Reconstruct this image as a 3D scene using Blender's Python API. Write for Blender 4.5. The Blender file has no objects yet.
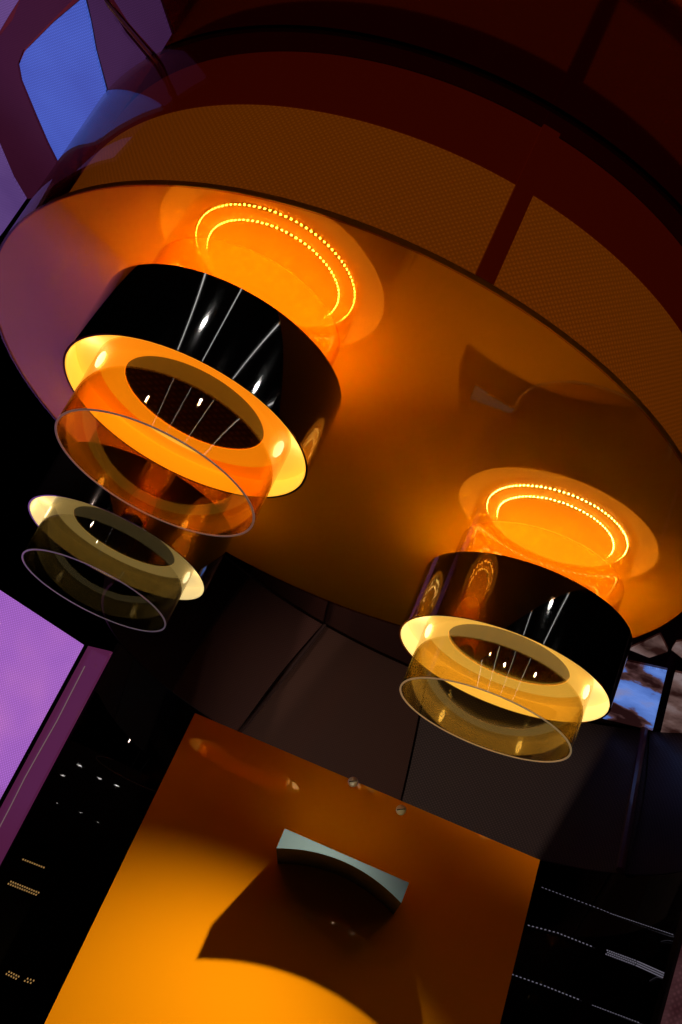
import bpy, bmesh, math, random
from mathutils import Vector, Matrix
random.seed(4)
PI = math.pi
SC = bpy.context.scene
COL = SC.collection
Z0 = 1.4                      # eye height; heights below are relative to the eye

# ------------------------------------------------------------------ camera
F_PX, PITCH = 1158.5, math.radians(24.0125)
UX, UY = 0.42131, 0.90692     # direction of world-up inside the tilted frame
FW = Vector((0, math.cos(PITCH), math.sin(PITCH)))
UP = Vector((0, -math.sin(PITCH), math.cos(PITCH)))
RT = Vector((1, 0, 0))
IX = RT * UY + UP * UX
IY = UP * UY - RT * UX
cam_d = bpy.data.cameras.new('camera')
cam_d.sensor_width = 36; cam_d.sensor_fit = 'AUTO'
cam_d.lens = 36 * F_PX / 1024
cam_d.clip_start = 0.02
cam = bpy.data.objects.new('camera', cam_d); COL.objects.link(cam)
m = Matrix.Identity(4)
for i, v in enumerate((IX, IY, -FW)):
    for k in range(3): m[k][i] = v[k]
m[2][3] = Z0
cam.matrix_world = m
SC.camera = cam

def ray(x, y):
    """direction seen at a point of the photograph (682 x 1024), used to survey positions"""
    return FW * F_PX + IX * (x - 341) + IY * (512 - y)
def at_z(x, y, z):
    v = ray(x, y); return Vector(v * (z / v.z))
def at_y(x, y, Y):
    v = ray(x, y); return Vector(v * (Y / v.y))

# ------------------------------------------------------------------ materials
def mat(name):
    m = bpy.data.materials.new(name); m.use_nodes = True
    nt = m.node_tree; nt.nodes.clear()
    out = nt.nodes.new('ShaderNodeOutputMaterial')
    return m, nt, out
def N(nt, t, **kw):
    n = nt.nodes.new('ShaderNode' + t)
    for k, v in kw.items():
        if k in n.inputs: n.inputs[k].default_value = v
        else: setattr(n, k, v)
    return n
def rgba(c): return (*c, 1)
def pbr(name, col, rough=.4, metal=0, coat=0, coat_rough=.03, spec=.5, emit=None, es=0, coat_ior=1.5):
    m, nt, out = mat(name)
    b = N(nt, 'BsdfPrincipled')
    b.inputs['Base Color'].default_value = rgba(col); b.inputs['Roughness'].default_value = rough
    b.inputs['Metallic'].default_value = metal; b.inputs['Coat Weight'].default_value = coat
    b.inputs['Coat Roughness'].default_value = coat_rough; b.inputs['Specular IOR Level'].default_value = spec
    if emit: b.inputs['Emission Color'].default_value = rgba(emit); b.inputs['Emission Strength'].default_value = es
    nt.links.new(b.outputs[0], out.inputs[0])
    b.inputs['Coat IOR'].default_value = coat_ior
    return m
def emis(name, col, s, sample=True):
    m, nt, out = mat(name)
    e = N(nt, 'Emission'); e.inputs[0].default_value = rgba(col); e.inputs[1].default_value = s
    nt.links.new(e.outputs[0], out.inputs[0])
    if not sample: m.cycles.emission_sampling = 'NONE'
    return m
def glass(name, tint, f0=.1, power=4, grime=0):
    """tinted clear acrylic: tint per surface, mirror reflection rising towards grazing angles"""
    m, nt, out = mat(name)
    tr = N(nt, 'BsdfTransparent'); tr.inputs[0].default_value = rgba(tint)
    gl = N(nt, 'BsdfGlossy'); gl.inputs['Roughness'].default_value = .01
    lw = N(nt, 'LayerWeight'); lw.inputs[0].default_value = .5
    p = N(nt, 'Math', operation='POWER'); p.inputs[1].default_value = power
    r = N(nt, 'MapRange'); r.inputs['To Min'].default_value = f0; r.inputs['To Max'].default_value = .9
    mx = N(nt, 'MixShader')
    L = nt.links.new
    L(lw.outputs['Facing'], p.inputs[0]); L(p.outputs[0], r.inputs['Value']); L(r.outputs[0], mx.inputs[0])
    L(tr.outputs[0], mx.inputs[1]); L(gl.outputs[0], mx.inputs[2]); L(mx.outputs[0], out.inputs[0])
    return m
def weave(nt, ku, kv, exp=1.0):
    """fine dotted weave from the metric UVs; returns a 0..1 socket"""
    L = nt.links.new
    tc = N(nt, 'TexCoord'); sp = N(nt, 'SeparateXYZ'); L(tc.outputs['UV'], sp.inputs[0])
    def wave(sock, k):
        a = N(nt, 'Math', operation='MULTIPLY'); a.inputs[1].default_value = k; L(sock, a.inputs[0])
        s = N(nt, 'Math', operation='SINE'); L(a.outputs[0], s.inputs[0])
        q = N(nt, 'MapRange'); q.inputs['From Min'].default_value = -1; L(s.outputs[0], q.inputs['Value'])
        return q.outputs[0]
    # rotate 45 degrees so that the holes sit in diagonal rows
    ad = N(nt, 'Math', operation='ADD'); L(sp.outputs[0], ad.inputs[0]); L(sp.outputs[1], ad.inputs[1])
    sb = N(nt, 'Math', operation='SUBTRACT'); L(sp.outputs[0], sb.inputs[0]); L(sp.outputs[1], sb.inputs[1])
    mu = N(nt, 'Math', operation='MULTIPLY'); L(wave(ad.outputs[0], ku), mu.inputs[0]); L(wave(sb.outputs[0], kv), mu.inputs[1])
    return mu.outputs[0]
def mesh_cloth(name, c0, c1, k=900, rough=.5, coat=.3, coat_rough=.22, es=0, e0=None, e1=None, spec=.5):
    m, nt, out = mat(name); L = nt.links.new
    w = weave(nt, k, k)
    b = N(nt, 'BsdfPrincipled'); b.inputs['Roughness'].default_value = rough
    b.inputs['Coat Weight'].default_value = coat; b.inputs['Coat Roughness'].default_value = coat_rough
    b.inputs['Specular IOR Level'].default_value = spec
    mx = N(nt, 'MixRGB'); mx.inputs[1].default_value = rgba(c0); mx.inputs[2].default_value = rgba(c1)
    L(w, mx.inputs[0]); L(mx.outputs[0], b.inputs['Base Color'])
    if es:
        me = N(nt, 'MixRGB'); me.inputs[1].default_value = rgba(e0); me.inputs[2].default_value = rgba(e1)
        L(w, me.inputs[0]); L(me.outputs[0], b.inputs['Emission Color']); b.inputs['Emission Strength'].default_value = es
    L(b.outputs[0], out.inputs[0])
    return m
def pixel_glow(name, cols, scale, s, pix=520, detail=4, low=None):
    """glowing pixel surface for LED screens and painted reflections: soft colour clouds broken into fine pixel rows"""
    m, nt, out = mat(name); L = nt.links.new
    tc = N(nt, 'TexCoord')
    no = N(nt, 'TexNoise'); no.inputs['Scale'].default_value = scale; no.inputs['Detail'].default_value = detail
    L(tc.outputs['UV'], no.inputs['Vector'])
    rp = N(nt, 'ValToRGB'); cr = rp.color_ramp
    while len(cr.elements) < len(cols): cr.elements.new(.5)
    for e, (p, c) in zip(cr.elements, cols): e.position = p; e.color = rgba(c)
    L(no.outputs['Fac'], rp.inputs[0])
    colr = rp.outputs[0]
    if low:      # lower half darkened so that its reflection in the canopy fades
        sx_ = N(nt, 'SeparateXYZ'); L(tc.outputs['UV'], sx_.inputs[0])
        q = N(nt, 'MapRange'); q.inputs['From Min'].default_value = low[0]; q.inputs['From Max'].default_value = low[1]; L(sx_.outputs[1], q.inputs['Value'])
        lm = N(nt, 'MixRGB'); lm.inputs[1].default_value = rgba(low[2]); L(colr, lm.inputs[2]); L(q.outputs[0], lm.inputs[0]); colr = lm.outputs[0]
    w = weave(nt, pix, pix)
    mr = N(nt, 'MapRange'); mr.inputs['To Min'].default_value = .72; mr.inputs['To Max'].default_value = 1.15; L(w, mr.inputs['Value'])
    mu = N(nt, 'Vector' + 'Math', operation='SCALE'); L(colr, mu.inputs[0]); L(mr.outputs[0], mu.inputs['Scale'])
    e = N(nt, 'Emission'); e.inputs[1].default_value = s; L(mu.outputs[0], e.inputs[0])
    g = N(nt, 'BsdfGlossy'); g.inputs[0].default_value = (.03, .03, .03, 1); g.inputs['Roughness'].default_value = .15
    a = N(nt, 'AddShader'); L(e.outputs[0], a.inputs[0]); L(g.outputs[0], a.inputs[1]); L(a.outputs[0], out.inputs[0])
    return m

AMBER = (1.0, .30, .006)
M = {}
def amber(name, col, metal, rough, expo=3.9):
    """amber lacquered sheet: part tinted mirror, part glowing diffuse"""
    m, nt, out = mat(name); L = nt.links.new
    d = N(nt, 'BsdfDiffuse'); d.inputs[0].default_value = rgba(col)
    g = N(nt, 'BsdfGlossy'); g.inputs[0].default_value = rgba((1, .40, .03)); g.inputs['Roughness'].default_value = rough
    x = N(nt, 'MixShader'); x.inputs[0].default_value = metal
    L(d.outputs[0], x.inputs[1]); L(g.outputs[0], x.inputs[2])
    c = N(nt, 'BsdfGlossy'); c.inputs[0].default_value = (1, .74, .50, 1); c.inputs['Roughness'].default_value = .015
    lw = N(nt, 'LayerWeight'); lw.inputs[0].default_value = .5
    p = N(nt, 'Math', operation='POWER'); p.inputs[1].default_value = expo; L(lw.outputs['Facing'], p.inputs[0])
    r = N(nt, 'MapRange'); r.inputs['To Min'].default_value = .04; r.inputs['To Max'].default_value = .9; L(p.outputs[0], r.inputs['Value'])
    y = N(nt, 'MixShader'); L(r.outputs[0], y.inputs[0]); L(x.outputs[0], y.inputs[1]); L(c.outputs[0], y.inputs[2])
    L(y.outputs[0], out.inputs[0])
    return m
M['canopy'] = amber('amber_gloss_sheet', (.46, .215, .001), .0, .03, 2.9)
M['panel'] = amber('amber_gloss_board', (.72, .21, .002), .0, .03)
M['skirt'] = glass('dark_amber_acrylic', (.80, .56, .34), .04, 5)
M['liner'] = mesh_cloth('orange_weave', (.25, .06, .004), (.5, .15, .01), k=640, coat=0, es=.17, e0=(.75, .30, .02), e1=(1, .46, .05))  # light from inside the canopy painted in as emission
M['upper_liner'] = pbr('dark_red_glow_lacquer', (.05, .004, .001), .5, emit=(1, .09, .01), es=.04)  # faint red backlight painted in as emission
M['black_edge'] = pbr('black_edge', (.01, .006, .005), .25)
M['drum'] = pbr('black_piano_gloss', (.0035, .003, .0035), .06, coat=1, coat_rough=.01, spec=.8, coat_ior=1.9)
M['cover'] = pbr('amber_cover', (.50, .22, .02), .5, emit=(1, .38, .02), es=1.6)  # emission added to light the canopy above
M['led_band'] = emis('led_band', (1, .62, .16), 42)
M['bead'] = emis('led_bead', (1, .72, .26), 34, sample=False)
M['grille'] = mesh_cloth('black_speaker_cloth', (.003, .002, .002), (.035, .022, .02), k=300, rough=.7, coat=0, spec=.12)
M['grille_plain'] = pbr('black_recess_disc', (.006, .005, .004), .2, coat=.8)
M['metal'] = pbr('satin_steel', (.17, .22, .36), .3, .9)
M['metal_top'] = pbr('polished_steel', (.9, .88, .84), .10, 1)
M['bracket_black'] = pbr('matt_black', (.004, .003, .003), .6)
M['ceiling'] = pbr('dark_mirror_ceiling', (.18, .05, .025), .07, metal=1)
M['floor'] = pbr('dark_floor', (.02, .018, .018), .25)
M['wall'] = pbr('dark_wall', (.012, .006, .006), .5)
M['fascia'] = pbr('black_glass', (.003, .002, .002), .012, spec=.3)
M['side'] = None
M['post_dark'] = pbr('dark_bronze', (.10, .065, .06), .3, .5)
M['post_plum'] = pbr('plum_post', (.10, .035, .05), .35, coat=.5)
M['mesh_black'] = mesh_cloth('mesh_black', (.004, .002, .002), (.016, .010, .010), k=620, coat=.25)
M['mesh_brown'] = mesh_cloth('mesh_brown', (.062, .028, .022), (.11, .052, .042), k=620, coat=.25)
M['mesh_umber'] = mesh_cloth('mesh_umber', (.06, .030, .021), (.10, .052, .036), k=620, coat=.25)
M['mesh_grey'] = mesh_cloth('mesh_grey', (.05, .040, .037), (.13, .105, .095), k=520, coat=.06)
M['mesh_plum'] = mesh_cloth('mesh_plum', (.02, .012, .014), (.09, .07, .07), k=520, coat=.06)
M['screen'] = pixel_glow('violet_led_wall', [(.30, (.30, .10, .62)), (.5, (.50, .17, .72)), (.68, (.74, .26, .72))], 1.6, .85, 700, low=(1.58, 1.72, (.085, .008, .028)))
M['bezel'] = pbr('black_bezel', (.004, .004, .004), .3)
M['blue'] = pixel_glow('blue_painted_reflection', [(.3, (.045, .075, .42)), (.6, (.07, .13, .62))], 2.5, 1.0, 900)  # blue reflection in the ceiling, painted as glow
M['violet_dim'] = pixel_glow('violet_painted_reflection', [(.3, (.08, .035, .17)), (.65, (.16, .08, .28))], 2.0, .9, 1100)  # violet reflection in the ceiling, painted as glow
M['plum_dim'] = pixel_glow('plum_painted_sheen', [(.3, (.045, .012, .05)), (.65, (.06, .02, .08))], 2.0, .8, 1100)  # purple sheen of the ceiling, painted as glow
M['maroon_dim'] = pixel_glow('maroon_painted_sheen', [(.3, (.030, .004, .012)), (.65, (.045, .006, .022))], 2.0, .9, 1100)  # darker part of the ceiling sheen, also painted as glow
M['rose'] = pixel_glow('rose_led_panel', [(.35, (.035, .010, .012)), (.65, (.12, .05, .055))], 6, .9, 420)
M['sky'] = pixel_glow('sky_painted_reflection', [(.40, (.02, .006, .006)), (.46, (.10, .045, .045)), (.50, (.10, .20, .62)), (.62, (.16, .30, .85)), (.75, (.30, .28, .45))], 5.5, .9, 900, 5)  # mirrored sky picture, painted as glow on the ceiling
M['street'] = pixel_glow('street_painted_reflection', [(.38, (.03, .01, .008)), (.52, (.16, .09, .08)), (.64, (.28, .20, .20))], 7, .8, 900, 5)  # mirrored street picture, painted as glow on the ceiling
M['dots'] = emis('white_painted_glints', (.72, .66, .85), .15, sample=False)  # reflected pixel rows painted as glowing dots
M['gold_dots'] = emis('gold_painted_glints', (1, .55, .18), .3, sample=False)  # golden glints painted as glowing dots
M['spot_lens'] = emis('spot_lens', (1, .95, .88), 110)
M['rail'] = emis('added_streak_tube', (1, .96, .92), 3)
M['spot_trim'] = pbr('spot_trim', (.02, .02, .02), .4)
M['steel_screw'] = pbr('steel_screw', (.9, .88, .84), .45, .3)

M['side'] = pixel_glow('strip_painted_reflection', [(.3, (.05, .006, .03)), (.65, (.12, .02, .075))], 5, 1.0, 900)  # reflection of the violet screen painted in as glow

# ------------------------------------------------------------------ mesh helpers
def lathe(profile, n=144, closed=True, c=(0, 0, 0)):
    """surface of revolution from (r, z) points; UV = (arc length, profile length)"""
    bm = bmesh.new(); uv = bm.loops.layers.uv.new('UVMap')
    rings = []
    for r, z in profile:
        if r < 1e-6: rings.append([bm.verts.new((c[0], c[1], c[2] + z))])
        else: rings.append([bm.verts.new((c[0] + r * math.cos(2 * PI * i / n), c[1] + r * math.sin(2 * PI * i / n), c[2] + z)) for i in range(n)])
    cum = [0]
    for a, b in zip(profile, profile[1:] + profile[:1]): cum.append(cum[-1] + math.hypot(a[0] - b[0], a[1] - b[1]))
    segs = len(profile) if closed else len(profile) - 1
    for k in range(segs):
        A, B = rings[k], rings[(k + 1) % len(rings)]
        ra = max(profile[k][0], profile[(k + 1) % len(profile)][0])
        for i in range(n):
            j = (i + 1) % n
            if len(A) == 1 and len(B) == 1: continue
            if len(A) == 1: vs = [A[0], B[i], B[j]]; uvs = [(i + .5, 0), (i, 1), (i + 1, 1)]
            elif len(B) == 1: vs = [A[i], B[0], A[j]]; uvs = [(i, 0), (i + .5, 1), (i + 1, 0)]
            else: vs = [A[i], B[i], B[j], A[j]]; uvs = [(i, 0), (i, 1), (i + 1, 1), (i + 1, 0)]
            f = bm.faces.new(vs)
            flat = abs(profile[k][1] - profile[(k + 1) % len(profile)][1]) < 1e-5
            for lp, (a, b) in zip(f.loops, uvs):
                if flat: lp[uv].uv = (lp.vert.co.x, lp.vert.co.y)
                else: lp[uv].uv = (a * 2 * PI * ra / n, cum[k] if b == 0 else cum[k + 1])
    bmesh.ops.recalc_face_normals(bm, faces=bm.faces)
    return bm
def box(bm, x0, x1, y0, y1, z0, z1):
    vs = [bm.verts.new((x, y, z)) for z in (z0, z1) for y in (y0, y1) for x in (x0, x1)]
    for q in ((0, 2, 3, 1), (4, 5, 7, 6), (0, 1, 5, 4), (2, 6, 7, 3), (0, 4, 6, 2), (1, 3, 7, 5)):
        bm.faces.new([vs[i] for i in q])
def prism(front, back, bm=None):
    """closed solid between two equal outlines (lists of 3D points)"""
    bm = bm or bmesh.new(); uv = bm.loops.layers.uv.verify()
    a = [bm.verts.new(p) for p in front]; b = [bm.verts.new(p) for p in back]
    fs = [bm.faces.new(a), bm.faces.new(b[::-1])]
    n = len(a)
    for i in range(n):
        j = (i + 1) % n; fs.append(bm.faces.new((a[j], a[i], b[i], b[j])))
    bmesh.ops.recalc_face_normals(bm, faces=fs)
    return bm
def set_uv(bm, fn):
    uv = bm.loops.layers.uv.verify()
    for f in bm.faces:
        for lp in f.loops: lp[uv].uv = fn(lp.vert.co)
def obj(name, bm, material, parent=None, angle=35, mats=None):
    me = bpy.data.meshes.new(name); bm.to_mesh(me); bm.free()
    for mt in (mats or [material]): me.materials.append(mt)
    me.shade_smooth(); me.set_sharp_from_angle(angle=math.radians(angle))
    o = bpy.data.objects.new(name, me); COL.objects.link(o)
    if parent: o.parent = parent
    return o
def tag(o, label, cat, group=None):
    o['label'] = label; o['category'] = cat
    if group: o['group'] = group
    return o
def thing(name, label, cat, loc=(0, 0, 0), rz=0, group=None):
    o = bpy.data.objects.new(name, None); o.empty_display_size = .05; COL.objects.link(o)
    o.location = loc; o.rotation_euler = (0, 0, rz)
    return tag(o, label, cat, group)
def struct(name, bm, material):
    o = obj(name, bm, material); o['kind'] = 'structure'; return o
def tube(points, r, n=8):
    bm = bmesh.new(); rings = []
    for i, p in enumerate(points):
        p = Vector(p); a = Vector(points[max(i - 1, 0)]); b = Vector(points[min(i + 1, len(points) - 1)])
        t = (b - a).normalized(); s = t.cross(Vector((.3, .2, 1))).normalized(); u = t.cross(s)
        rings.append([bm.verts.new(p + (s * math.cos(2 * PI * k / n) + u * math.sin(2 * PI * k / n)) * r) for k in range(n)])
    for A, B in zip(rings, rings[1:]):
        for k in range(n): bm.faces.new((A[k], A[(k + 1) % n], B[(k + 1) % n], B[k]))
    bm.faces.new(rings[0][::-1]); bm.faces.new(rings[-1])
    bmesh.ops.recalc_face_normals(bm, faces=bm.faces)
    return bm

# ------------------------------------------------------------------ room shell
CEIL = 1.35
def slab(x0, x1, y0, y1, z0, z1):
    bm = bmesh.new(); box(bm, x0, x1, y0, y1, z0, z1); return bm
struct('floor', slab(-4, 4, -13, 6, -.1, 0), M['floor'])
struct('ceiling', slab(-4, 4, -13, 6, Z0 + CEIL, Z0 + CEIL + .1), M['ceiling'])
struct('wall_left', slab(-4.1, -4, -13, 6, 0, Z0 + CEIL), M['wall'])
struct('wall_right', slab(4, 4.1, -13, 6, 0, Z0 + CEIL), M['wall'])
struct('wall_back', slab(-4, 4, 6, 6.1, 0, Z0 + CEIL), M['wall'])
struct('wall_front', slab(-4, 4, -13.1, -13, 0, Z0 + CEIL), M['wall'])
# metal seam between two ceiling sheets
p, q = at_z(105, 0, CEIL), at_z(158, 62, CEIL)
d = (q - p); p = p - d * 3; q = q
bm = tube([p + Vector((0, 0, Z0 - .001)), q + Vector((0, 0, Z0 - .001))], .004)
struct('trim_1', bm, pbr('seam_metal', (.9, .6, .55), .3, .8))

# ------------------------------------------------------------------ round canopy
CX, CY, CR = -.0550, 2.0575, .7368
cz = Z0 + 1.0
can = thing('canopy', 'large round amber glossy canopy hanging over the three lamps', 'canopy', (CX, CY, cz))
h = CEIL - 1.0
obj('underside_panel', lathe([(0, 0), (.25, 0), (.5, 0), (CR - .004, 0), (CR - .004, .010), (0, .010)], 192, closed=False), M['canopy'], can)
obj('skirt', lathe([(CR, -.002), (CR, h - .001), (CR - .005, h - .001), (CR - .005, -.002)], 192), M['skirt'], can)['label'] = 'dark amber see-through skirt'
obj('mesh_liner', lathe([(.690, .012), (.690, .2245), (.688, .2245), (.688, .012)], 192), M['liner'], can)['label'] = 'orange woven band behind the skirt'
obj('upper_liner', lathe([(.692, .2245), (.692, h - .002), (.690, h - .002), (.690, .2245)], 192), M['upper_liner'], can)
obj('top_edge', lathe([(CR + .001, h - .004), (CR + .001, h - .001), (CR - .006, h - .001), (CR - .006, h - .004)], 192), M['black_edge'], can)
# dark upright behind the skirt
sp = at_z(520, 194, 1.2245)
a = math.atan2(sp.y - CY, sp.x - CX)
bm = bmesh.new(); box(bm, .6935, .703, -.015, .015, .012, h - .004)
bm.transform(Matrix.Rotation(a, 4, 'Z'))
post = obj('seam_post', bm, M['upper_liner'], can)

# ------------------------------------------------------------------ lamps
LR, GR = .2117, .169          # drum and clear cylinder radii
def beads(r, z, n):
    """a strip of tiny lit chips facing outwards around a ring"""
    bm = lathe([(r - .0012, z - .0028), (r, z - .0028), (r, z + .0028), (r - .0012, z + .0028)], 96)
    for f in bm.faces: f.material_index = 0
    s = .0025
    for i in range(n):
        t = 2 * PI * i / n
        c = Vector((math.cos(t), math.sin(t), 0)); tt = Vector((-math.sin(t), math.cos(t), 0)); k = Vector((0, 0, 1))
        base = c * (r + .0002) + k * z
        ring = [bm.verts.new(base + tt * s * math.cos(PI * j / 3) + k * s * math.sin(PI * j / 3)) for j in range(6)]
        tip = bm.verts.new(base + c * .0026)
        for j in range(6):
            f = bm.faces.new((ring[j], ring[(j + 1) % 6], tip)); f.material_index = 1
    return bm
def make_lamp(x, y, label, tint, glow, glow_s, lin_s, grille, rim_col, rim_s, band, bead, cov, sx=0, side=(), side_e=.05):
    root = thing('pendant_lamp', label, 'lamp', (x, y, cz), 0, 'drum lamps under the round canopy')
    zt, zb, za, zr = -.0968, -.2332, -.200, -.338
    drum = obj('drum', lathe([(LR, zt), (LR, zb), (LR - .0035, zb), (LR - .0035, zt)], 192), M['drum'], root)
    lin = pbr('lamp_lining', (.85, .72, .40), .35, emit=glow, es=lin_s, spec=0)
    obj('lining', lathe([(LR - .0038, zb + .0005), (LR - .0038, za), (LR - .005, za), (LR - .005, zb + .0005)], 192), lin, drum)['label'] = 'glowing pale inner face of the drum'
    dif = pbr('lamp_diffuser', (.8, .66, .36), .4, emit=glow, es=glow_s, spec=0)
    obj('diffuser_ring', lathe([(.122, za), (LR - .0052, za), (LR - .0052, za + .003), (.122, za + .003)], 192), dif, root)['label'] = 'glowing flat ring inside the drum'
    obj('grille', lathe([(0, za + .004), (.0605, za + .004), (.1215, za + .004), (.1215, za + .007), (0, za + .007)], 144, closed=False), M[grille], root)['label'] = 'black centre disc'
    obj('top_cover', lathe([(LR - .0037, -.1020), (.1448, -.1020), (.1448, -.105), (LR - .0037, -.105)], 144), M['cover'], root)
    cover = pbr('added_glow_cover', (.8, .62, .32), .5, emit=cov, es=5.2)  # emission added to throw warm light up onto the canopy
    obj('added_glow_top', lathe([(.1446, -.1020), (.1446, -.0950), (.1195, -.0950), (.1195, -.0850), (0, -.0850), (0, -.088), (.117, -.088), (.117, -.1020)], 144, closed=False, c=(sx, 0, 0)), cover, root)['label'] = 'stepped top with added glow under the canopy'
    mb, me = emis('led_band', band, LED_S, sample=False), emis('led_bead', bead, BEAD_S, sample=False)
    for r, z in ((.1455, -.0985), (.1202, -.0900)):
        bm = beads(r, z, 100 if r > .13 else 88); bm.transform(Matrix.Translation((sx, 0, 0)))
        obj('led_strip', bm, None, root, mats=[mb, me])['label'] = 'ring of tiny warm lights'
    g = obj('glass_cylinder', lathe([(GR, -.0005), (GR, zr), (GR - .0026, zr), (GR - .0026, -.0005)], 192), glass('acrylic_tube', tint, .09 if grille == 'grille_plain' else (.055 if x > -.4 else .03), 4), root)
    obj('rim', lathe([(GR + .0004, zr - .0012), (GR + .0004, zr + .0004), (GR - .0029, zr + .0004), (GR - .0029, zr - .0012)], 192), pbr('lit_edge', rim_col, .25, emit=rim_col, es=rim_s), g)['label'] = 'edge with its brightness painted in'  # light piped into the rim is painted as emission
    for px, py in side:
        P = at_z(px, py, 1 + za - .018); d = Vector((P.x - x, P.y - y, 0)); d = d.normalized() * .190
        li = bpy.data.lights.new('lamp_glow', 'POINT'); li.energy = side_e; li.color = (1, .78, .42); li.shadow_soft_size = .015
        lo = bpy.data.objects.new('lamp_glow', li); COL.objects.link(lo); lo.location = (x + d.x, y + d.y, cz + za - .018)
    return root
LED_S, BEAD_S = .25, 150
make_lamp(-.2838, 1.6611, 'nearest and largest-looking black drum lamp with an amber clear cylinder', (.97, .70, .26),
          (1, .47, .035), .85, 1.1, 'grille', (.65, .42, .36), .10, (1, .66, .22), (1, .82, .45), (1, .50, .05), .008, ((90, 350), (292, 452)))
make_lamp(.4078, 2.0812, 'black drum lamp on the right side of the canopy, glowing pale yellow', (.88, .77, .46),
          (1, .66, .20), .85, 1.1, 'grille_plain', (.75, .55, .28), .18, (1, .66, .22), (1, .82, .45), (1, .44, .035), 0, ((430, 630), (585, 690)))
make_lamp(-.4062, 2.4112, 'farthest drum lamp, half seen through the amber cylinder, glowing cream', (.52, .48, .37),
          (.78, .60, .26), .75, .8, 'grille', (.50, .45, .62), .08, (1, .66, .22), (1, .82, .45), (1, .44, .035), 0, ((46, 510), (190, 578)), .035)

# ------------------------------------------------------------------ amber display board with its bracket
ZT = .61
va, vb = ray(195, 713), ray(540, 860)
A = va * (ZT / va.z); B = vb * (ZT / vb.z)
W = (B - A).length; H = (B - A).normalized(); NN = H.cross(Vector((0, 0, 1))).normalized()   # NN faces the viewer
def pan(u, d, z): return A + H * u + NN * d + Vector((0, 0, z + Z0))
def on_pan(x, y, d=0):
    v = ray(x, y); o = A + NN * d; t = o.dot(NN) / v.dot(NN); P = v * t
    return (P - A).dot(H), P.z - A.z
ub, zb_ = on_pan(500, 1024)
slope = (ub - W) / zb_
Zf = -(ZT + Z0)
bx = thing('display_board', 'tall glossy amber board standing below the canopy in front of the mesh', 'display', pan(W / 2, 0, Zf))
off = Matrix.Translation(-bx.location)
outl = [(0, 0), (W, 0), (W + slope * -1.2, -1.2), (W + slope * -1.2, Zf), (0, Zf)]
bm = prism([pan(u, 0, z) for u, z in outl], [pan(u, -.03, z) for u, z in outl]); bm.transform(off)
obj('board', bm, M['panel'], bx)
for (x, y, r) in ((353, 782, .0125), (401, 810, .0125)):
    u, z = on_pan(x, y)
    bm = lathe([(0, r * .75), (r * .35, r * .70), (r * .65, r * .54), (r * .87, r * .30), (r, .001), (r, 0), (0, 0)], 28, closed=False)
    bm2 = bmesh.new(); 
    mt = Matrix.Translation(pan(u, 0, z)) @ NN.to_track_quat('Z', 'Y').to_matrix().to_4x4()
    bm.transform(off @ mt); bm2.free()
    s = obj('screw', bm, M['steel_screw'], bx)
    bs = bmesh.new(); box(bs, -r * .8, r * .8, -.0010, .0010, r * .3, r * .755); bs.transform(off @ mt @ Matrix.Rotation(.5, 4, 'Z'))
    obj('slot', bs, M['bracket_black'], s)
# arched steel bracket
D = .22
c0, c1 = on_pan(284.7, 829, D), on_pan(408.4, 882, D)
b0, b1 = on_pan(275.5, 850, D), on_pan(402.8, 901.6, D)
ztop = (c0[1] + c1[1]) / 2
zlow = (b0[1] + b1[1]) / 2
um, zm = on_pan(327, 850, D)
uL, uR = (c0[0] + b0[0]) / 2, (c1[0] + b1[0]) / 2
zmid = ztop - .014
arch = []
for i in range(25):
    t = i / 24; u = uL + (uR - uL) * t
    arch.append((u, zlow + (zmid - zlow) * (1 - (2 * t - 1) ** 2)))
br = thing('wall_bracket', 'arched steel bracket with a black underside fixed to the amber board', 'bracket', pan((uL + uR) / 2, 0, zlow))
off2 = Matrix.Translation(-br.location)
out2 = [(uL, ztop), (uR, ztop)] + arch[::-1]
bm = prism([pan(u, D, z) for u, z in out2], [pan(u, D - .004, z) for u, z in out2]); bm.transform(off2)
obj('front_plate', bm, M['metal'], br)
out3 = [(u, z - 0.0) for u, z in arch] + [(u, z + .006) for u, z in arch[::-1]]
bm = prism([pan(u, D - .0045, z) for u, z in out3], [pan(u, 0.001, z) for u, z in out3]); bm.transform(off2)
obj('arched_underside', bm, M['bracket_black'], br)
out4 = [(uL, ztop), (uR, ztop), (uR, ztop - .004), (uL, ztop - .004)]
bm = prism([pan(u, D - .0045, z) for u, z in out4], [pan(u, 0.001, z) for u, z in out4]); bm.transform(off2)
obj('top_plate', bm, M['metal_top'], br)
for u0 in (uL, uR - .004):
    o5 = [(u0, ztop - .0045), (u0 + .004, ztop - .0045), (u0 + .004, zlow + .012), (u0, zlow + .012)]
    bm = prism([pan(u, D - .0045, z) for u, z in o5], [pan(u, 0.001, z) for u, z in o5]); bm.transform(off2)
    obj('side_plate', bm, M['metal'], br)

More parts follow.
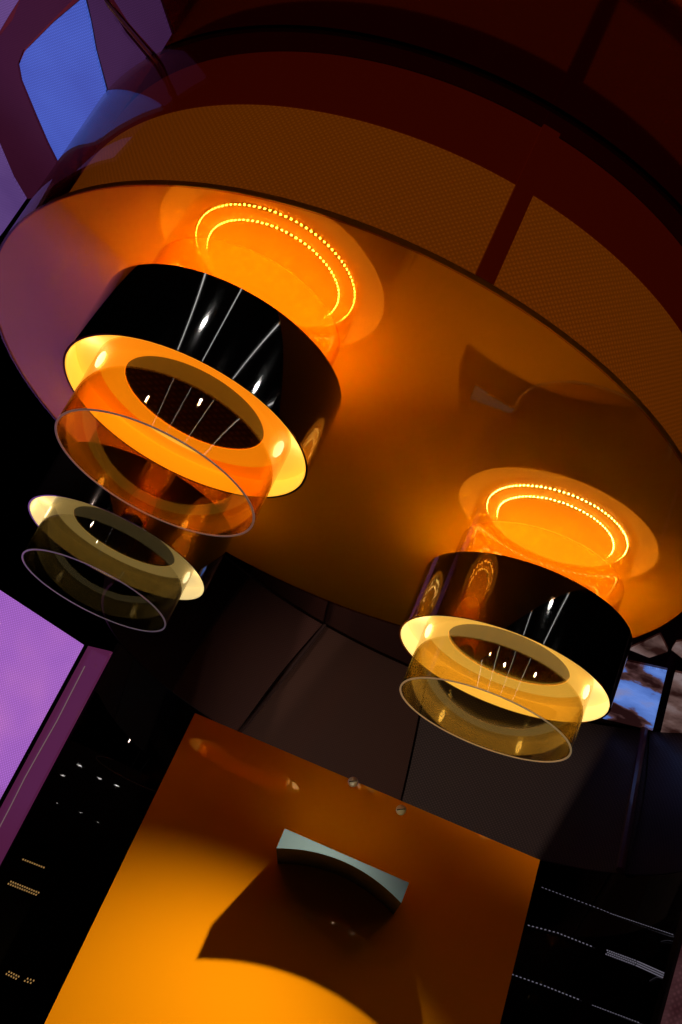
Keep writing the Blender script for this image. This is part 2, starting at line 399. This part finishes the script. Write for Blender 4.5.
# ------------------------------------------------------------------ curved mesh surround
MX, MY, MR0, MZ0, MR1, MZ1 = .37, 3.0, .836, .80, 1.03, 1.345
def mr(z): return MR0 + (MR1 - MR0) * (z - MZ0) / (MZ1 - MZ0)
def on_cone(x, y):
    v = ray(x, y); v = v / v.y; best = None
    for i in range(4000, 2200, -1):
        Y = i / 1000; P = v * Y; 
        if P.z < MZ0 - .05: continue
        if math.hypot(P.x - MX, P.y - MY) <= mr(P.z): best = P; break
    return best
def ang(P): return math.atan2(P.y - MY, P.x - MX)
def seam(top, bot):
    P, Q = on_cone(*top), at_z(*bot, MZ0)
    tp, tq = ang(P), ang(Q); k = (tp - tq) / max(P.z - MZ0, .05)
    return tq, tq + k * (MZ1 - MZ0)
def cone_panel(e0, e1, r_off=0, th=.006, n=40):
    bm = bmesh.new(); uv = bm.loops.layers.uv.verify()
    g = []
    nz = 6
    for k in range(nz + 1):
        z = MZ0 + (MZ1 - MZ0) * k / nz; f = k / nz; row = []
        for i in range(n + 1):
            t = (e0[0] + (e0[1] - e0[0]) * f) * (1 - i / n) + (e1[0] + (e1[1] - e1[0]) * f) * i / n
            pr = []
            for rr in (mr(z) + r_off, mr(z) + r_off + th):
                pr.append(bm.verts.new((MX + rr * math.cos(t), MY + rr * math.sin(t), z + Z0)))
            row.append((pr, t * MR0, z))
        g.append(row)
    def q(vs, uvs):
        f = bm.faces.new(vs)
        for lp, w in zip(f.loops, uvs): lp[uv].uv = w
    for k in range(nz):
        for i in range(n):
            a, b, c, d = g[k][i], g[k][i + 1], g[k + 1][i + 1], g[k + 1][i]
            us = [(w[1], w[2]) for w in (a, b, c, d)]
            q([w[0][0] for w in (a, b, c, d)], us); q([w[0][1] for w in (d, c, b, a)], us[::-1])
    for i in range(n):
        for k in (0, nz):
            a, b = g[k][i], g[k][i + 1]; q([a[0][0], a[0][1], b[0][1], b[0][0]], [(a[1], a[2])] * 4)
    for k in range(nz):
        for i in (0, n):
            a, b = g[k][i], g[k + 1][i]; q([a[0][0], b[0][0], b[0][1], a[0][1]], [(a[1], a[2])] * 4)
    bmesh.ops.recalc_face_normals(bm, faces=bm.faces)
    return bm
s_left = (math.radians(196), math.radians(196))
s1 = seam((238, 592), (180, 693))
s2 = seam((338, 612), (290, 736))
s3 = seam((424, 692), (396, 795))
s4 = seam((648, 735), (622, 872))
s_right = (math.radians(-28), math.radians(-28))
GRP = 'dark mesh panels of the curved surround'
gp = .004
def shr(e, s): return (e[0] + s, e[1] + s)
mesh_parts = [
    (s_left, s1, 'mesh_black', 'black mesh panel behind the farthest lamp, at the left end of the surround'),
    (s1, s2, 'mesh_brown', 'brown mesh panel between the black mesh panel and the bronze post'),
    (s2, s3, 'mesh_umber', 'brown mesh panel just right of the bronze post, above the amber board'),
    (s3, s4, 'mesh_grey', 'grey dotted mesh panel behind the right lamp'),
    (s4, s_right, 'mesh_plum', 'dark dotted mesh panel right of the plum post, at the right edge'),
]
for a_, b_, mk, lb in mesh_parts:
    tag(obj('mesh_divider', cone_panel(shr(a_, -gp), shr(b_, gp)), M[mk]), lb, 'panel')
def post_on(e, r, mk, lb):
    pts = []
    for z, t in ((MZ0 + .002, e[0]), (MZ1 - .004, e[1])):
        rr = mr(z) - .006 - r; pts.append(Vector((MX + rr * math.cos(t), MY + rr * math.sin(t), z + Z0)))
    tag(obj('mesh_post', tube([pts[0].lerp(pts[1], k / 4) for k in range(5)], r), M[mk]), lb, 'post')
post_on(s2, .007, 'post_dark', 'thin dark bronze post between the two brown mesh panels')
post_on(s4, .013, 'post_plum', 'plum coloured post between the grey mesh panel and the right edge')

# black glass fascia below the mesh, left and right of the amber board
def arc_wall(t0, t1, z0, z1, rad, th=.01, n=40):
    bm = bmesh.new()
    o1 = [(MX + rad * math.cos(t0 + (t1 - t0) * i / n), MY + rad * math.sin(t0 + (t1 - t0) * i / n)) for i in range(n + 1)]
    o2 = [(MX + (rad + th) * math.cos(t0 + (t1 - t0) * i / n), MY + (rad + th) * math.sin(t0 + (t1 - t0) * i / n)) for i in range(n, -1, -1)]
    pts = o1 + o2
    v0 = [bm.verts.new((x, y, z0)) for x, y in pts]; v1 = [bm.verts.new((x, y, z1)) for x, y in pts]
    L = len(pts)
    for i in range(L):
        j = (i + 1) % L; bm.faces.new((v0[i], v0[j], v1[j], v1[i]))
    for i in range(n):
        k = L - 1 - i
        bm.faces.new((v0[i], v0[k], v0[k - 1], v0[i + 1])); bm.faces.new((v1[i], v1[i + 1], v1[k - 1], v1[k]))
    bmesh.ops.recalc_face_normals(bm, faces=bm.faces)
    return bm
tl = math.radians(160)
tag(obj('fascia_panel', arc_wall(math.radians(95), tl, 0, Z0 + MZ0 - .003, MR0), M['fascia']), 'black glossy curved panel left of the amber board, beside the violet screen', 'panel')
te = math.radians(-8)
tag(obj('fascia_panel', arc_wall(te, math.radians(94.6), 0, Z0 + MZ0 - .003, MR0), M['fascia']), 'black glossy curved panel right of the amber board, with painted rows of reflected dots', 'panel')

# flat black glass board standing left of the amber one
YB = 3.1
bb = thing('black_board', 'tall flat black glass board with small light reflections, left of the amber board', 'display', (-.25, YB, 0))
bm = bmesh.new(); box(bm, -.145, .145, 0, .02, 0, Z0 + at_y(80, 744, YB).z); obj('glass_sheet', bm, M['fascia'], bb)
bm = bmesh.new(); box(bm, -.147, .147, .0205, .035, 0, Z0 + at_y(80, 744, YB).z - .003); obj('back_sheet', bm, M['bracket_black'], bb)

# reflections on the black panels, painted as rows of glowing dots
def on_fascia(x, y):
    v = ray(x, y); v = v / v.y
    if x < 130: return v * (YB - .0008)
    for i in range(4200, 2000, -1):
        P = v * (i / 1000)
        if math.hypot(P.x - MX, P.y - MY) <= MR0 - .004: return P
    return v * 2.7
def dotted(name, pts, w, h_, mk, lb, step=.015, group=None, frac=.4, rows=1, parent=None):
    """row of glowing specks painting a reflection along the surface between surveyed points, in a thin black carrier"""
    P = [on_fascia(*p) for p in pts]
    bm = bmesh.new(); L = [0]
    for a, b in zip(P, P[1:]): L.append(L[-1] + (b - a).length)
    def along(s):
        for k in range(len(P) - 1):
            if s <= L[k + 1] or k == len(P) - 2:
                f = (s - L[k]) / max(L[k + 1] - L[k], 1e-6); return P[k].lerp(P[k + 1], f), (P[k + 1] - P[k]).normalized()
    n = max(2, int(L[-1] / step))
    for r in range(rows):
        for i in range(n):
            c, t = along((i + .5 + .5 * (r % 2)) * L[-1] / n)
            up = Vector((0, 0, 1)); nr = t.cross(up).normalized()
            if nr.y > 0: nr = -nr
            dx = t * step * frac / 2; dz = up * h_ / 2; z = up * (Z0 + (r - (rows - 1) / 2) * h_ * 1.7)
            v = [bm.verts.new(c + z + sx * dx + sz * dz + nr * o) for o in (0, .002) for sx, sz in ((-1, -1), (1, -1), (1, 1), (-1, 1))]
            for q in ((0, 1, 2, 3), (4, 5, 6, 7), (0, 1, 5, 4), (1, 2, 6, 5), (2, 3, 7, 6), (3, 0, 4, 7)): bm.faces.new([v[j] for j in q])
    bmesh.ops.recalc_face_normals(bm, faces=bm.faces)
    if parent:
        bm.transform(Matrix.Translation(-parent.location)); o = obj(name, bm, M[mk], parent); o['label'] = lb; return o
    return tag(obj(name, bm, M[mk]), lb, 'light', group)
G2 = 'painted rows of reflected white dots on the right black panel'
dotted('painted_glint_row', [(541, 887), (600, 909), (612, 914), (674, 935)], 0, .0016, 'dots', 'topmost thin painted row of reflected dots on the right black panel', group=G2)
dotted('painted_glint_row', [(527, 925), (558, 933), (593, 947)], 0, .0028, 'dots', 'middle painted row of reflected dots on the right black panel, left of the dark gap', group=G2)
dotted('painted_glint_row', [(606, 952), (636, 963), (665, 976)], 0, .0032, 'dots', 'thicker middle band of painted reflected dots on the right black panel, right of the dark gap', group=G2, rows=3, step=.012)
dotted('painted_glint_row', [(511, 974), (545, 986), (580, 1000)], 0, .0028, 'dots', 'lowest painted row of reflected dots on the right black panel, left of the dark gap', group=G2)
dotted('painted_glint_row', [(592, 1005), (640, 1023)], 0, .0018, 'dots', 'lowest painted row of reflected dots on the right black panel, right of the dark gap', group=G2)
dotted('painted_glint_row', [(22, 859), (45, 868)], 0, .004, 'gold_dots', 'upper short painted golden glint on the left black panel', step=.006, frac=.5, parent=bb)
dotted('painted_glint_row', [(8, 882), (38, 894)], 0, .004, 'gold_dots', 'brighter painted golden glint below the upper one on the left black panel', step=.006, frac=.5, rows=2, parent=bb)
dotted('painted_glint_row', [(6, 972), (18, 978)], 0, .004, 'gold_dots', 'lowest painted golden glint at the left edge of the photo', step=.006, frac=.5, rows=2, parent=bb)
dotted('painted_glint_row', [(24, 979), (33, 982)], 0, .004, 'gold_dots', 'tiny painted golden glint right of the lowest one on the left black panel', step=.006, frac=.5, rows=2, parent=bb)

# ------------------------------------------------------------------ violet LED screen and its side return with painted plum reflection
zs = .76
v1, v0 = ray(84, 645), ray(0, 590)
R_ = v1 * (zs / v1.z); L_ = v0 * (zs / v0.z)
hd = (L_ - R_).normalized(); L2 = R_ + hd * 1.6
nn = hd.cross(Vector((0, 0, 1))).normalized()
if nn.y > 0: nn = -nn
scr = thing('led_screen', 'violet and pink video screen standing left of the black panel', 'screen', (R_.x, R_.y, 0))
offs = Matrix.Translation(-scr.location)
def vquad(a, b, z0, z1, o0, o1):
    f = [Vector((p.x, p.y, z)) for p, z in ((a, z0), (b, z0), (b, z1), (a, z1))]
    return prism([q + nn * o0 for q in f], [q + nn * o1 for q in f])
bm = vquad(R_, L2, .35, Z0 + zs, 0, -.02); set_uv(bm, lambda c: ((c - R_).dot(hd), c.z)); bm.transform(offs)
obj('display_surface', bm, M['screen'], scr)
Rb = R_ - hd * .012
bm = vquad(Rb, L2, 0.0, Z0 + zs + .004, -.021, -.05); bm.transform(offs)
obj('back_frame', bm, M['bezel'], scr)
pa = on_fascia(96, 643); 
e1 = Vector((R_.x - hd.x * .020, R_.y - hd.y * .020, 0)); e2 = Vector((-.399, 3.104, 0))
f = [Vector((e1.x, e1.y, 0)), Vector((e2.x, e2.y, 0)), Vector((e2.x, e2.y, Z0 + .722)), Vector((e1.x, e1.y, Z0 + .765))]
bm = prism(f, [q + Vector((-.006, -.002, 0)) for q in f])
tag(obj('side_panel', bm, M['side']), 'narrow glossy strip with painted plum reflection between the violet screen and the black panel', 'panel')

sp_ = bpy.data.objects['side_panel']
o_ = Vector((-.9, -.43, 0)) * .0085
ln = [e1.lerp(e2, .36 + .03 * math.sin(k * 1.7)) + o_ * .9 + Vector((0, 0, .9 + (Z0 + .69 - .9) * k / 14)) for k in range(15)]  # highlight along the strip, painted as a glowing line
obj('painted_glint', tube(ln, .0016, 6), emis('pale_painted_glint', (.75, .45, .5), .2, sample=False), sp_)['label'] = 'thin pale glint painted down the strip'

# dim pixel column at the far right
q0 = at_y(671, 975, 2.5); q1 = at_y(682, 905, 2.5)
pc = thing('pixel_column', 'dim pinkish pixel screen at the right edge below the mesh', 'screen', (q0.x + .134, 2.5, 0))
bm = prism([Vector((a_, b_, c_)) for a_, b_, c_ in ((-.12, 0, .3), (.12, 0, .3), (.12, 0, Z0 + q1.z), (-.12, 0, Z0 + q1.z))],
           [Vector((a_, b_, c_)) for a_, b_, c_ in ((-.12, .02, .3), (.12, .02, .3), (.12, .02, Z0 + q1.z), (-.12, .02, Z0 + q1.z))])
set_uv(bm, lambda c: (c.x, c.z)); obj('display_surface', bm, M['rose'], pc)
bm = bmesh.new(); box(bm, -.128, .122, .0205, .05, 0, Z0 + q1.z + .004); obj('back_frame', bm, M['bezel'], pc)

# ------------------------------------------------------------------ reflections in the mirror ceiling, painted as glowing patches
def ceil_poly(pts, th=.006, drop=0.0):
    P = [at_z(x, y, CEIL) for x, y in pts]
    bm = prism([Vector((p.x, p.y, Z0 + CEIL - th - drop)) for p in P], [Vector((p.x, p.y, Z0 + CEIL - .0005)) for p in P])
    set_uv(bm, lambda c: (c.x, c.y)); return bm
def rough_edge(pts, n=7, a=1.1):
    out = []
    for i, p in enumerate(pts):
        q = pts[(i + 1) % len(pts)]
        for k in range(n):
            t = k / n; out.append((p[0] + (q[0] - p[0]) * t + (random.uniform(-a, a) if k else 0), p[1] + (q[1] - p[1]) * t + (random.uniform(-a, a) if k else 0)))
    return out
tag(obj('painted_reflection', ceil_poly([(85, -4), (91, 20), (96, 48), (108, 94), (90, 122), (70, 160), (60, 160), (50, 140), (38, 112), (24, 78), (21, 62), (26, 50), (54, 22)]), M['blue']),
    'bright blue reflection painted on the ceiling left of the canopy', 'screen')
tag(obj('painted_reflection', ceil_poly([(-6, 128), (3, 150), (14, 176), (27, 198), (6, 228), (-20, 262), (-60, 262), (-60, 128)]), M['violet_dim']),
    'dim violet reflection painted on the ceiling at the left edge beside the canopy rim', 'screen')
tag(obj('painted_reflection', ceil_poly([(-20, -8), (24, -8), (10, 14), (-2, 34), (-30, 60)]), M['violet_dim']),
    'dim violet reflection painted on the ceiling in the top left corner', 'screen')
tag(obj('painted_reflection', ceil_poly([(88, -8), (101, -8), (126, 32), (150, 61), (142, 66), (126, 80), (111, 92), (99, 48), (94, 20)]), M['plum_dim']),
    'dull plum sheen painted on the ceiling between the blue reflection and the metal seam', 'screen')
tag(obj('painted_reflection', ceil_poly([(-30, 64), (-2, 38), (14, 18), (24, -8), (80, -8), (52, 20), (24, 49), (19, 62), (22, 78), (36, 113), (48, 141), (58, 162), (68, 163), (48, 194), (29, 197), (16, 175), (5, 149), (-4, 126), (-30, 126)]), M['maroon_dim']),
    'dark maroon sheen painted on the ceiling around the left side of the blue reflection', 'screen')
tag(obj('painted_reflection', ceil_poly([(112, -8), (158, -8), (172, 34), (160, 54), (130, 20)]), M['plum_dim']),
    'dull plum sheen painted on the ceiling right of the metal seam', 'screen')
vw = thing('painted_sky_panes', 'reflected blue sky panes painted on the ceiling beside the right lamp', 'screen', tuple(at_z(645, 690, CEIL) + Vector((0, 0, Z0))))
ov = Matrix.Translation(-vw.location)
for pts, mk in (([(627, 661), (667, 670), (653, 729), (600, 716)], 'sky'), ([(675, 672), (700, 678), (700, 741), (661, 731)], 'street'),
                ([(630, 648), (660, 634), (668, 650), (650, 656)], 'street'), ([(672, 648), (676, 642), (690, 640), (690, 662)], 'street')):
    bm = ceil_poly(pts); bm.transform(ov); obj('reflection_pane', bm, M[mk], vw)

# ------------------------------------------------------------------ ceiling spotlights (behind and above the viewer)
def spot(x, y, i):
    r = thing('ceiling_spotlight', 'small round recessed ceiling spotlight above the viewer', 'light', (x, y, Z0 + CEIL), 0, 'recessed ceiling spotlights')
    obj('trim_ring', lathe([(.045, 0), (.045, -.006), (.033, -.008), (.030, -.001)], 32, closed=False), M['spot_trim'], r)
    obj('lens', lathe([(0, -.003), (.026, -.003), (.026, -.0005), (0, -.0005)], 32, closed=False), M['spot_lens'], r)
spots = [(-1.15, .35), (-.55, .55), (.05, .25), (.62, .75), (1.25, .45)]
for p_ in ((80, 765), (63, 775), (100, 778), (117, 785), (58, 803), (81, 812), (98, 822)):   # the rows mirrored in the black board
    v = ray(*p_); v = v / v.y * (CEIL / (v.z / v.y)); spots.append((v.x, 2 * YB - v.y))
for i, (x, y) in enumerate(spots): spot(x, y, i)
def rail(x, y0, y1, x1=None):  # unseen lights added to draw long streaks in the glossy drums
    r = thing('added_streak_light', 'unseen slim linear light added for streaks on the drums', 'light', (x, y0, Z0 + CEIL), 0, 'added streak lights')
    dx = (x1 if x1 is not None else x) - x
    def bar(w, za, zb, n):
        a, b = Vector((0, 0, 0)), Vector((dx, y1 - y0, 0)); s = (b - a).normalized().cross(Vector((0, 0, 1))) * w
        return prism([a - s + Vector((0, 0, za)), b - s + Vector((0, 0, za)), b + s + Vector((0, 0, za)), a + s + Vector((0, 0, za))],
                     [a - s + Vector((0, 0, zb)), b - s + Vector((0, 0, zb)), b + s + Vector((0, 0, zb)), a + s + Vector((0, 0, zb))])
    obj('added_housing', bar(.012, -.012, -.0005, 0), M['spot_trim'], r)
    obj('added_tube', bar(.005, -.016, -.0122, 0), M['rail'], r)
for a_ in ((-.75, -.6, 1.0), (-.30, -.6, .9), (.28, -.6, .9), (.85, -.6, 1.1)): rail(*a_)  # linear lights added for streaks on the drums

# ------------------------------------------------------------------ lights
def look(o, t):
    o.rotation_euler = (Vector(t) - o.location).to_track_quat('-Z', 'Y').to_euler()
def wash(x, y, t, e, ang, col=(1, .72, .60)):  # fill lamps added out of view to brighten the dark mesh
    r = thing('added_spotlight', 'added unseen spotlight on the ceiling aimed at the mesh surround', 'light', (x, y, Z0 + CEIL), 0, 'added fill spotlights')
    obj('added_mount', lathe([(.012, -.0005), (.012, -.05), (0, -.05), (0, -.0005)], 20, closed=False), M['spot_trim'], r)
    q = (Vector(t) - Vector((x, y, Z0 + CEIL - .085))).to_track_quat('Z', 'Y').to_matrix().to_4x4()
    bm = lathe([(0, -.06), (.030, -.06), (.034, -.05), (.034, .06), (.030, .06), (.028, -.02), (0, -.02)], 32, closed=False)
    bm.transform(Matrix.Translation((0, 0, -.085)) @ q); obj('added_barrel', bm, M['spot_trim'], r)
    d = bpy.data.lights.new('wash', 'SPOT'); d.energy = e; d.color = col; d.spot_size = math.radians(ang); d.spot_blend = .8; d.shadow_soft_size = .02
    o = bpy.data.objects.new('wash', d); COL.objects.link(o)
    o.location = Vector((x, y, Z0 + CEIL - .085)) + (Vector(t) - Vector((x, y, Z0 + CEIL - .085))).normalized() * .07
    look(o, t)
wash(1.45, 1.0, (.62, 3.75, Z0 + .86), 85, 34)
wash(-1.5, 1.0, (.0, 3.9, Z0 + 1.0), 85, 40)
sd = bpy.data.lights.new('board_spot', 'SPOT'); sd.energy = 95; sd.color = (1, 1, .5); sd.shadow_soft_size = .006
sd.spot_size = math.radians(122); sd.spot_blend = .8
so = bpy.data.objects.new('board_spot', sd); COL.objects.link(so)
DL = .50
S_, C_ = on_pan(195, 975), on_pan(276, 857, D)          # shadow corner and the bracket corner that throws it
so.location = pan(S_[0] + (C_[0] - S_[0]) * DL / D, DL, S_[1] + (C_[1] - S_[1]) * DL / D)
look(so, so.location + H * -.12 + NN * .08 + Vector((0, 0, -1.0)))

w = bpy.data.worlds.new('world'); SC.world = w; w.use_nodes = True
w.node_tree.nodes['Background'].inputs[0].default_value = (.012, .006, .010, 1)
w.node_tree.nodes['Background'].inputs[1].default_value = .3

SC.view_settings.view_transform = 'Standard'; SC.view_settings.look = 'None'
SC.view_settings.gamma = 1; SC.view_settings.exposure = 0; SC.view_settings.use_curve_mapping = False
SC.cycles.max_bounces = 12; SC.cycles.glossy_bounces = 8; SC.cycles.transparent_max_bounces = 40
SC.cycles.sample_clamp_indirect = 8
